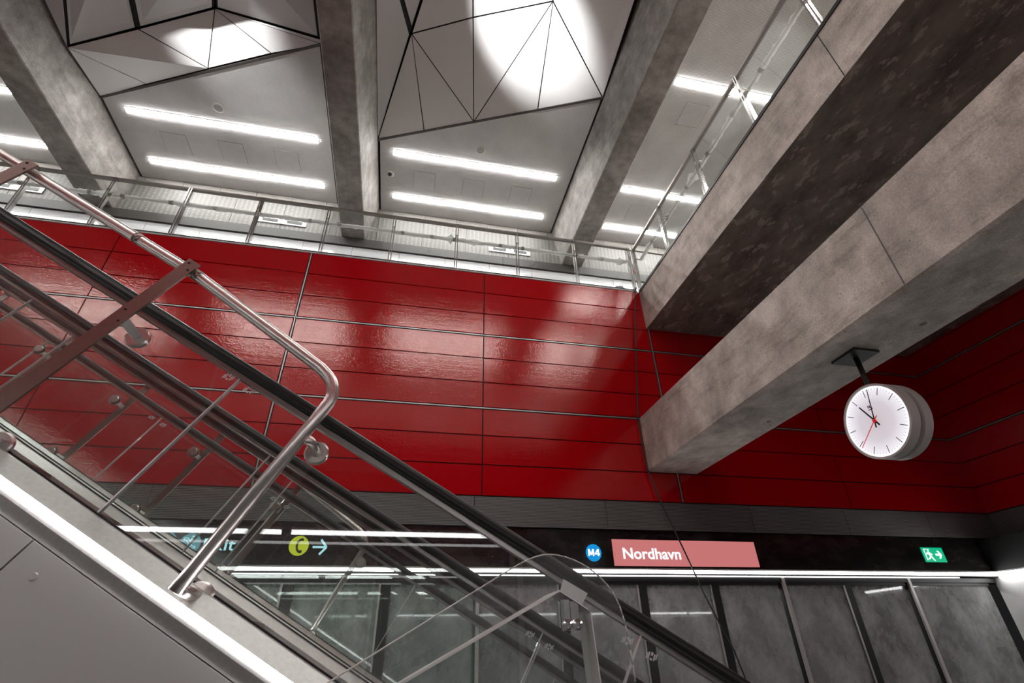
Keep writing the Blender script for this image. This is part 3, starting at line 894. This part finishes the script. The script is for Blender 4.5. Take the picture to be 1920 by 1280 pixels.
# ------------------------------------------------------------------ signs on the black bulkhead
def text_mesh(name, body, x, z, width, height, y, mat, parent, bold=0.0, yscale=1.0, mirror=1):
    cu = bpy.data.curves.new('lettering', 'FONT'); cu.body = body; cu.size = 1.0; cu.offset = bold; cu.extrude = 0.0
    tmp = bpy.data.objects.new('lettering_tmp', cu); COL.objects.link(tmp)
    dg = bpy.context.evaluated_depsgraph_get(); dg.update()
    me = bpy.data.meshes.new_from_object(tmp.evaluated_get(dg))
    bpy.data.objects.remove(tmp); bpy.data.curves.remove(cu)
    xs = [v.co.x for v in me.vertices]; zs = [v.co.y for v in me.vertices]
    x0, x1, z0, z1 = min(xs), max(xs), min(zs), max(zs)
    base = loc_of(parent)
    for v in me.vertices:
        a, b = v.co.x, v.co.y
        q = Vector((x + mirror * (a - x0) / (x1 - x0) * width, y, z + (b - z0) / (z1 - z0) * height))
        v.co = q - base
    me.materials.clear(); me.materials.append(M[mat]); me.name = name
    o = bpy.data.objects.new(name, me); COL.objects.link(o); o.parent = parent
    return o
YS = YF + 0.02
def disc(x, z, r, mat, nm, parent, y=YS):
    return mesh_obj(nm, MB().lathe((x, y + 0.012, z), (0, -1, 0), [(r, 0), (r, 0.012)], 64), mat, parent)
t = thing('line_sign', 'round blue metro line sign reading M4', 'sign', (2.67, YS, 1.19))
disc(2.67, 1.19, 0.112, 'blue', 'sign_disc', t)
def strokes(ps, parent, mat, y=YS - 0.010):
    mb = MB()
    for q in ps: mb.prism([(a, y, b) for a, b in q], (0, 0.008, 0))
    return mesh_obj('lettering', mb, mat, parent)
mx, mz, mh = 2.588, 1.146, 0.090
strokes([[(mx, mz), (mx + .019, mz), (mx + .019, mz + mh), (mx, mz + mh)], [(mx + .066, mz), (mx + .085, mz), (mx + .085, mz + mh), (mx + .066, mz + mh)],
         [(mx + .001, mz + mh), (mx + .022, mz + mh), (mx + .052, mz + .015), (mx + .034, mz + .015)], [(mx + .084, mz + mh), (mx + .063, mz + mh), (mx + .034, mz + .015), (mx + .052, mz + .015)],
         [(mx + .138, mz), (mx + .157, mz), (mx + .157, mz + mh), (mx + .138, mz + mh)], [(mx + .096, mz + .020), (mx + .170, mz + .020), (mx + .170, mz + .037), (mx + .096, mz + .037)],
         [(mx + .096, mz + .036), (mx + .116, mz + .036), (mx + .156, mz + mh), (mx + .136, mz + mh)]], t, 'signwhite')
t = thing('station_name_sign', 'pink backlit sign reading Nordhavn above the platform doors', 'sign', (2.96, YS, 1.02))
mesh_obj('sign_panel', MB().box(2.96, 5.225, YS - 0.004, YS + 0.012, 1.025, 1.372), 'pink', t)
text_mesh('lettering', 'Nordhavn', 3.10, 1.112, 0.885, 0.148, YS - 0.008, 'signwhite', t, 0.024)
t = thing('station_name_sign', 'pink station sign over the doors behind the viewer', 'sign', (2.0, YN - 0.03, 1.02))
mesh_obj('sign_panel', MB().box(2.0, 4.265, YN - 0.035, YN - 0.015, 1.025, 1.372), 'pink', t)
text_mesh('lettering', 'Nordhavn', 4.12, 1.112, 0.885, 0.148, YN - 0.012, 'signwhite', t, 0.028, mirror=-1)
t = thing('escape_sign', 'green emergency exit sign with running figure and right arrow', 'sign', (8.255, YS, 1.125))
mesh_obj('sign_panel', MB().box(8.255, 8.66, YS - 0.004, YS + 0.012, 1.125, 1.342), 'green', t)
def flat(pts, y=YS - 0.010, th=0.005, mb=None):
    return (mb or MB()).prism([(x, y, z) for x, z in pts], (0, th, 0))
ax, az = 8.50, 1.235
mesh_obj('arrow_symbol', flat([(ax - 0.015, az + 0.016), (ax + 0.06, az + 0.016), (ax + 0.03, az + 0.058), (ax + 0.062, az + 0.058), (ax + 0.105, az), (ax + 0.062, az - 0.058), (ax + 0.03, az - 0.058), (ax + 0.06, az - 0.016), (ax - 0.015, az - 0.016)]), 'signwhite', t)
mb = flat([(8.345, 1.290), (8.365, 1.305), (8.385, 1.290), (8.365, 1.275)])
for q in ([(8.33, 1.27), (8.385, 1.268), (8.395, 1.215), (8.362, 1.210)], [(8.362, 1.214), (8.395, 1.214), (8.42, 1.175), (8.44, 1.145), (8.42, 1.142), (8.39, 1.180)], [(8.362, 1.214), (8.38, 1.205), (8.355, 1.172), (8.315, 1.160), (8.31, 1.175), (8.34, 1.187)], [(8.385, 1.266), (8.425, 1.240), (8.42, 1.228), (8.383, 1.245)], [(8.33, 1.27), (8.305, 1.240), (8.315, 1.232), (8.345, 1.250)], [(8.285, 1.32), (8.395, 1.32), (8.395, 1.312), (8.297, 1.312), (8.297, 1.15), (8.285, 1.15)]):
    flat(q, mb=mb)
mesh_obj('running_figure_symbol', mb, 'signwhite', t)
# exit direction group on the left
t = thing('exit_sign', 'sign reading Exit with escalator and stair symbols, partly behind the steel tube', 'sign', (-2.85, YS, 1.2))
disc(-2.455, 1.225, 0.118, 'teal', 'sign_disc', t)
disc(-2.73, 1.24, 0.118, 'teal', 'sign_disc', t)
text_mesh('lettering', 'Exit', -2.300, 1.152, 0.36, 0.135, YS - 0.006, 'cyan', t, 0.008)
es = [(-2.53, 1.265), (-2.50, 1.265), (-2.43, 1.175), (-2.385, 1.175), (-2.385, 1.195), (-2.42, 1.197), (-2.485, 1.288), (-2.53, 1.288)]
mb = MB()
for a, b in zip(es, es[1:] + es[:1]):
    mb.tube([(a[0], YS - 0.004, a[1]), (b[0], YS - 0.004, b[1])], 0.0045, 6)
mb.tube([(-2.452, YS - 0.004, 1.255), (-2.44, YS - 0.004, 1.288)], 0.010, 8)
mb.lathe((-2.435, YS + 0.0, 1.306), (0, -1, 0), [(0.011, 0), (0.011, 0.006)], 16)
mesh_obj('escalator_symbol', mb, 'cyan', t)
mesh_obj('stair_symbol', flat([(-2.80, 1.19), (-2.66, 1.19), (-2.66, 1.31), (-2.695, 1.31), (-2.695, 1.28), (-2.73, 1.28), (-2.73, 1.25), (-2.765, 1.25), (-2.765, 1.22), (-2.80, 1.22)]), 'cyan', t)
t = thing('telephone_sign', 'round yellow telephone sign with a pale arrow pointing right', 'sign', (-1.21, YS, 1.22))
disc(-1.213, 1.221, 0.116, 'yellow', 'sign_disc', t)
mb = MB(); ph = [(-1.175, 1.30), (-1.205, 1.292), (-1.228, 1.262), (-1.236, 1.221), (-1.228, 1.18), (-1.205, 1.150), (-1.175, 1.142)]
mb.tube([(a, YS - 0.002, b) for a, b in ph], 0.013, 8)
mb.box(-1.20, -1.165, YS - 0.01, YS - 0.003, 1.275, 1.305).box(-1.20, -1.165, YS - 0.01, YS - 0.003, 1.137, 1.167)
mesh_obj('handset_symbol', mb, 'brown', t)
mb = MB()
for a, b in (((-1.045, 1.208), (-0.885, 1.208)), ((-0.955, 1.295), (-0.880, 1.208)), ((-0.955, 1.121), (-0.880, 1.208))):
    mb.tube([(a[0], YS - 0.002, a[1]), (b[0], YS - 0.002, b[1])], 0.013, 8)
mesh_obj('arrow_symbol', mb, 'cyan', t)

# ------------------------------------------------------------------ escalators
C30, S30 = math.cos(math.pi / 6), math.sin(math.pi / 6)
def SP(s, p, y):
    """s metres down the slope, p metres square to it"""
    return Vector((s * C30 + p * S30, y, -s * S30 + p * C30))
AL, UPV, YV = Vector((C30, 0, -S30)), Vector((S30, 0, C30)), Vector((0, 1, 0))
S0, S1 = -11.8, 2.05
def slope_box(mb, s0, s1, p0, p1, y0, y1):
    return mb.prism([SP(s0, p0, y0), SP(s1, p0, y0), SP(s1, p1, y0), SP(s0, p1, y0)], (0, y1 - y0, 0))
def balus(t, y, out, seam0, pitch, outer):
    """one balustrade of an escalator; out = -1 / +1 is the side away from the steps"""
    s = seam0 + pitch * math.ceil((S0 - seam0) / pitch); seams = []
    while s < S1:
        seams.append(s); s += pitch
    cuts = [S0] + seams + [S1]
    for a, b in zip(cuts, cuts[1:]):
        if b - a < 0.05: continue
        mesh_obj('glass_pane', slope_box(MB(), a + 0.004, b - 0.004, -0.135, 0.515, y - 0.006, y + 0.006), 'eglass', t)
    for a in seams:
        mesh_obj('joint_strip', slope_box(MB(), a - 0.0025, a + 0.0025, -0.135, 0.505, y - 0.009, y + 0.009), 'strap', t)
    # rubber handrail, rounded at the foot
    def railpath(p):
        pts = [SP(S0, p, y), SP(S1, p, y)]
        e = pts[-1]; r = 0.5
        for k in range(1, 5):
            a = math.radians(30 * (1 - k / 4)); pts.append(e + Vector((0.25 * k, 0, -0.25 * k * math.sin(a) * 0.55)))
        c = pts[-1] + Vector((0.25, 0, -0.27))
        for k in range(0, 7):
            a = math.radians(90 - 30 * k); pts.append(c + Vector((0.27 * math.cos(a), 0, 0.27 * math.sin(a))))
        return pts
    pr = [(0.040, -0.014), (0.041, 0.002), (0.034, 0.018), (0.018, 0.025), (-0.018, 0.025), (-0.034, 0.018), (-0.041, 0.002), (-0.040, -0.014), (-0.030, -0.024), (0.030, -0.024)]
    path = railpath(0.545)
    mesh_obj('handrail', MB().sweep(path, [(a, b) for a, b in pr], (0, 0, 1) if False else UPV), 'rubber', t)
    mesh_obj('handrail_guide', slope_box(MB(), S0, S1, 0.502, 0.523, y - 0.014, y + 0.014), 'guide', t)
    # deck profile either side of the glass
    for sd in (-1, 1):
        yy = [(0.012, -0.170), (0.012, -0.128), (0.030, -0.131), (0.105, -0.180), (0.105, -0.182 - 0.036), (0.09, -0.26), (0.06, -0.26)]
        if sd != out or not outer:
            yy = [(0.012, -0.170), (0.012, -0.128), (0.030, -0.131), (0.10, -0.165), (0.10, -0.20), (0.06, -0.20)]
        mb = MB().prism([SP(S0, p, y + sd * a) for a, p in yy], AL * (S1 - S0))
        mesh_obj('deck', mb, 'deck', t)
        if sd != out:
            mesh_obj('skirt', slope_box(MB(), S0, S1, -0.55, -0.20, min(y + sd * 0.085, y + sd * 0.10), max(y + sd * 0.085, y + sd * 0.10)), 'bar', t)
    mesh_obj('glass_seal', slope_box(MB(), S0, S1, -0.16, -0.122, y - 0.011, y + 0.011), 'rubber', t)
    if outer:
        yo = y + out * 0.105
        mesh_obj('light_strip', slope_box(MB(), S0, S1, -0.206, -0.181, min(yo, yo + out * 0.006), max(yo, yo + out * 0.006)), 'led', t)
        rec = y + out * 0.085
        mesh_obj('recessed_band', slope_box(MB(), S0, S1, -0.262, -0.222, min(y, rec), max(y, rec)), 'brown', t)
        # side cladding panels down to the floor
        cl = MB(); q0, q1 = sorted((y + out * 0.06, y + out * 0.10))
        e = [S0] + [a - 0.03 for a in seams] + [S1 + 0.2]
        for a, b in zip(e, e[1:]):
            pts = [SP(a + 0.003, -1.25, q0), SP(b - 0.003, -1.25, q0), SP(b - 0.003, -0.263, q0), SP(a + 0.003, -0.263, q0)]
            pts = [Vector((v.x, v.y, max(v.z, ZF))) for v in pts]
            cl.prism(pts, (0, q1 - q0, 0))
            for ps in (-0.33, -0.9):
                cc = SP(a + 0.09, ps, y + out * 0.10)
                if cc.z > ZF + 0.05: cl.lathe(cc, (0, out, 0), [(0.012, 0), (0.010, 0.004)], 14)
        mesh_obj('side_cladding', cl, 'clad', t)
M['clad'] = plain('grey_side_cladding', (0.50, 0.495, 0.475), 0.45, 0.15)
def escalator(ya, yb, outer_side, label, seams):
    t = thing('escalator', label, 'escalator', (2.0, (ya + yb) / 2, ZF))
    oa, ob = outer_side == 'a', outer_side == 'b'
    balus(t, ya, -1, *seams[0], oa)
    balus(t, yb, 1, *seams[1], ob)
    # steps as one sawtooth flight
    mb = MB(); step = 0.40; pts = []
    x, z = SP(S0, -0.36, 0).x, SP(S0, -0.36, 0).z
    z += 0
    top = []
    while z > ZF + 0.02:
        top.append((x, z)); x += step * 0.98; top.append((x, z)); z -= step * 0.98 * math.tan(math.pi / 6)
    top.append((x, ZF)); bot = [(top[-1][0] - 0.5, ZF - 0.0), (top[0][0], top[0][1] - 0.7)]
    poly = top
    n = len(poly); y0, y1 = ya + 0.11, yb - 0.11
    for (ax_, az_), (bx, bz) in zip(poly, poly[1:]):
        b = len(mb.v); mb.v += [(ax_, y0, az_), (ax_, y1, az_), (bx, y1, bz), (bx, y0, bz)]
        mb.face([b, b + 3, b + 2, b + 1])
    mesh_obj('steps', mb, 'bar', t)
    und = MB().prism([SP(S0, -1.25, ya), SP(1.4, -1.25, ya), SP(1.4, -1.15, ya), SP(S0, -1.15, ya)], (0, yb - ya, 0))
    und.v = [(v[0], v[1], max(v[2], ZF + 0.002 if i % 4 < 2 else ZF + 0.03)) for i, v in enumerate(und.v)]
    mesh_obj('truss_underside', und, 'clad', t)
    return t
YA, YBb, YC_, YD = 2.0, 3.07, 3.42, 4.42
e1 = escalator(YA, YBb, 'a', 'nearer escalator rising to the left, glass side with a bright light strip along its foot', [(-1.095, 1.855), (0.66, 1.855)])
e2 = escalator(YC_, YD, 'b', 'farther escalator rising to the left, seen through the glass of the nearer one', [(0.75, 1.855), (-1.38, 1.275)])
mesh_obj('middle_cover', slope_box(MB(), S0, S1, -0.18, -0.15, YBb + 0.1, YC_ - 0.1), 'deck', e1)
# etched stamps on the glass beside the joints
def stamp(s, p, y, sc=1.0, parent=None):
    mb = MB()
    for (a, b, c, d) in ((-.014, -.008, -.012, .010), (-.004, .004, .002, .014), (-.004, .004, -.014, -.006), (.008, .014, -.010, .012), (.016, .020, -.004, .018), (-.020, -.016, -.016, .004)):
        slope_box(mb, s + a * sc, s + b * sc, p + c * sc, p + d * sc, y - 0.0075, y - 0.0065)
    return mesh_obj('etched_stamp', mb, 'film', parent)
for s, p, y, e, sc in ((-1.135, 0.485, YA, e1, 1.0), (-1.03, 0.485, YA, e1, 1.0), (0.72, 0.46, YA, e1, 1.0), (0.82, 0.46, YA, e1, 1.0), (0.60, 0.46, YBb, e1, 1.1), (0.72, 0.46, YBb, e1, 1.1), (-2.72, 0.46, YD, e2, 1.1), (-2.60, 0.46, YD, e2, 1.1), (-1.45, 0.46, YD, e2, 1.1), (-1.32, 0.46, YD, e2, 1.1)):
    stamp(s, p, y, sc, e)

# landing slab at the top of the escalators
tag(mesh_obj('landing_slab', MB().box(XL, -10.3, YN + 0.03, YF - 0.03, 5.2, ZT - 0.02), 'strut', None, (XL, 3, 5.2)), 'concrete landing slab at the head of the escalators, beyond the left edge', 'slab')

# ------------------------------------------------------------------ guard rails bolted to the outer glass
def guard_rail(yg, out, label, bars, ptube, leg, xshift=0.0, brk=None):
    t = thing('guard_rail', label, 'railing', SP(leg, 0, yg))
    yt = yg + out * 0.13; yb_ = yg + out * 0.165
    pts = [SP(S0 + 0.5, ptube, yt), SP(leg - 0.86, ptube, yt), SP(leg - 0.82, ptube - 0.002, yt), SP(leg - 0.16, ptube - 0.058, yt)]
    cen = (leg - 0.145, ptube - 0.175)
    for k in range(1, 8):
        a = math.radians(86 - 11.5 * k)
        pts.append(SP(cen[0] + 0.11 * math.cos(a), cen[1] + 0.11 * math.sin(a), yt))
    pts.append(SP(leg, -0.165, yt))
    mesh_obj('tube', MB().tube(pts, 0.0235, 20), 'steel', t)
    # welded sleeves
    for a in (leg - 1.15, leg - 0.83):
        mesh_obj('sleeve', MB().tube([SP(a - 0.03, ptube, yt), SP(a, ptube, yt)], 0.0250, 20), 'bar', t)
    def mount(s, p, y_from, round_arm=False):
        d = MB().lathe(SP(s, p, yg + out * 0.006), (0, out, 0), [(0.046, 0), (0.046, 0.012), (0.040, 0.016)], 36)
        o = mesh_obj('mounting_disc', d, 'mount', t)
        arm = MB().obox((SP(s, p, yg) + SP(s, p, y_from)) / 2, AL * 0.006, UPV * 0.016, YV * (abs(y_from - yg) / 2))
        if round_arm:
            arm = MB().tube([SP(s - 0.03, p, y_from), SP(s - 0.012, p, y_from - out * 0.012), SP(s, p, y_from - out * 0.04), SP(s, p, yg + out * 0.01)], 0.0185, 16)
        mesh_obj('arm', arm, 'steel' if round_arm else 'strap', o)
        inner = MB().lathe(SP(s, p, yg - out * 0.006), (0, -out, 0), [(0.034, 0), (0.034, 0.006), (0.028, 0.010), (0.012, 0.010)], 32)
        mesh_obj('clamp_disc', inner, 'mount', o)
    for s in bars:
        mesh_obj('flat_bar', slope_box(MB(), s - 0.028, s + 0.028, -0.14, ptube + 0.03, min(yb_, yb_ + out * 0.009), max(yb_, yb_ + out * 0.009)), 'bar', t)
        sc = MB()
        for ds, p in ((-0.01, 0.45), (0.012, 0.40), (-0.012, ptube + 0.012), (0.012, ptube - 0.018)):
            sc.lathe(SP(s + ds, p, yb_ + out * 0.009), (0, out, 0), [(0.006, 0), (0.004, 0.003)], 12)
        mesh_obj('screws', sc, 'black', t)
        mount(s, 0.42, yb_); mount(s, -0.125, yb_)
    mount(leg + 0.02, 0.42, yt, True); mount(leg + 0.03, -0.15, yt, True)
    return t
guard_rail(YA, -1, 'thick brushed steel tube guard rail bolted outside the nearer escalator glass', [-1.535 - 0.90 * k for k in range(11)], 0.735, -0.66)
guard_rail(YD, 1, 'steel tube guard rail bolted outside the farther escalator glass, seen through it', [-1.40 - 0.84 * k for k in range(11)], 0.69, -0.59)

# ------------------------------------------------------------------ clear guard plate hung below the near handrail
YG = 1.84
t = thing('clear_guard_plate', 'clear rounded plastic guard plate on a bent steel strap below the near handrail', 'guard', (0.65, YG, -0.4))
ol = [(-0.55, -0.27), (0.30, 0.205)]
for ctl in (((0.30, 0.205), (0.44, 0.285), (0.49, 0.312), (0.56, 0.303)), ((0.56, 0.303), (0.64, 0.292), (0.71, 0.25), (0.757, 0.185)), ((0.757, 0.185), (0.79, 0.13), (0.797, 0.05), (0.80, -0.08))):
    for k in range(1, 9):
        u = k / 8
        ol.append(tuple((1 - u) ** 3 * a + 3 * u * (1 - u) ** 2 * b + 3 * u * u * (1 - u) * c + u ** 3 * d for a, b, c, d in zip(*ctl)))
ol += [(0.81, -0.75), (-0.2, -0.75)]
mesh_obj('clear_plate', MB().prism([(x, YG, z) for x, z in ol], (0, 0.010, 0)), 'acrylic', t)
mb = MB()
for a, b in zip(ol[:-3], ol[1:-2]):
    mb.tube([(a[0], YG + 0.005, a[1]), (b[0], YG + 0.005, b[1])], 0.0028, 6)
mesh_obj('bright_rim', mb, 'strap', t)
st = [(-0.30, -0.235), (0.535, 0.175), (0.545, 0.178), (0.64, 0.122), (0.648, 0.11), (0.66, -0.10), (0.70, -0.85)]
mb = MB()
for a, b in zip(st, st[1:]):
    mb.prism([(a[0], YG - 0.06, a[1]), (b[0], YG - 0.06, b[1]), (b[0], YG + 0.07, b[1]), (a[0], YG + 0.07, a[1])], (-0.004, 0, 0.006))
mesh_obj('steel_strap', mb, 'strap', t)
mesh_obj('hanger_plate', MB().prism([(0.612, YA - 0.05, 0.238), (0.702, YA - 0.05, 0.190), (0.656, YA - 0.05, 0.122), (0.590, YA - 0.05, 0.177)], (0, 0.006, 0)), 'strap', t)
cl = mesh_obj('clamp', MB().box(0.555, 0.575, YG - 0.055, YG - 0.02, 0.065, 0.155).box(0.578, 0.605, YG - 0.055, YG - 0.02, 0.09, 0.15), 'chrome', t)
for x, z in ((0.563, 0.082), (0.597, 0.082)):
    mesh_obj('bolt', MB().lathe((x, YG - 0.05, z), (0, -1, 0), [(0.017, 0), (0.017, 0.012), (0.009, 0.014), (0.008, 0.006)], 20), 'chrome', cl)

# ------------------------------------------------------------------ lift the whole place so the platform floor is at z = 0
for o in list(SC.objects):
    if o.parent is None:
        o.location.z += EYE
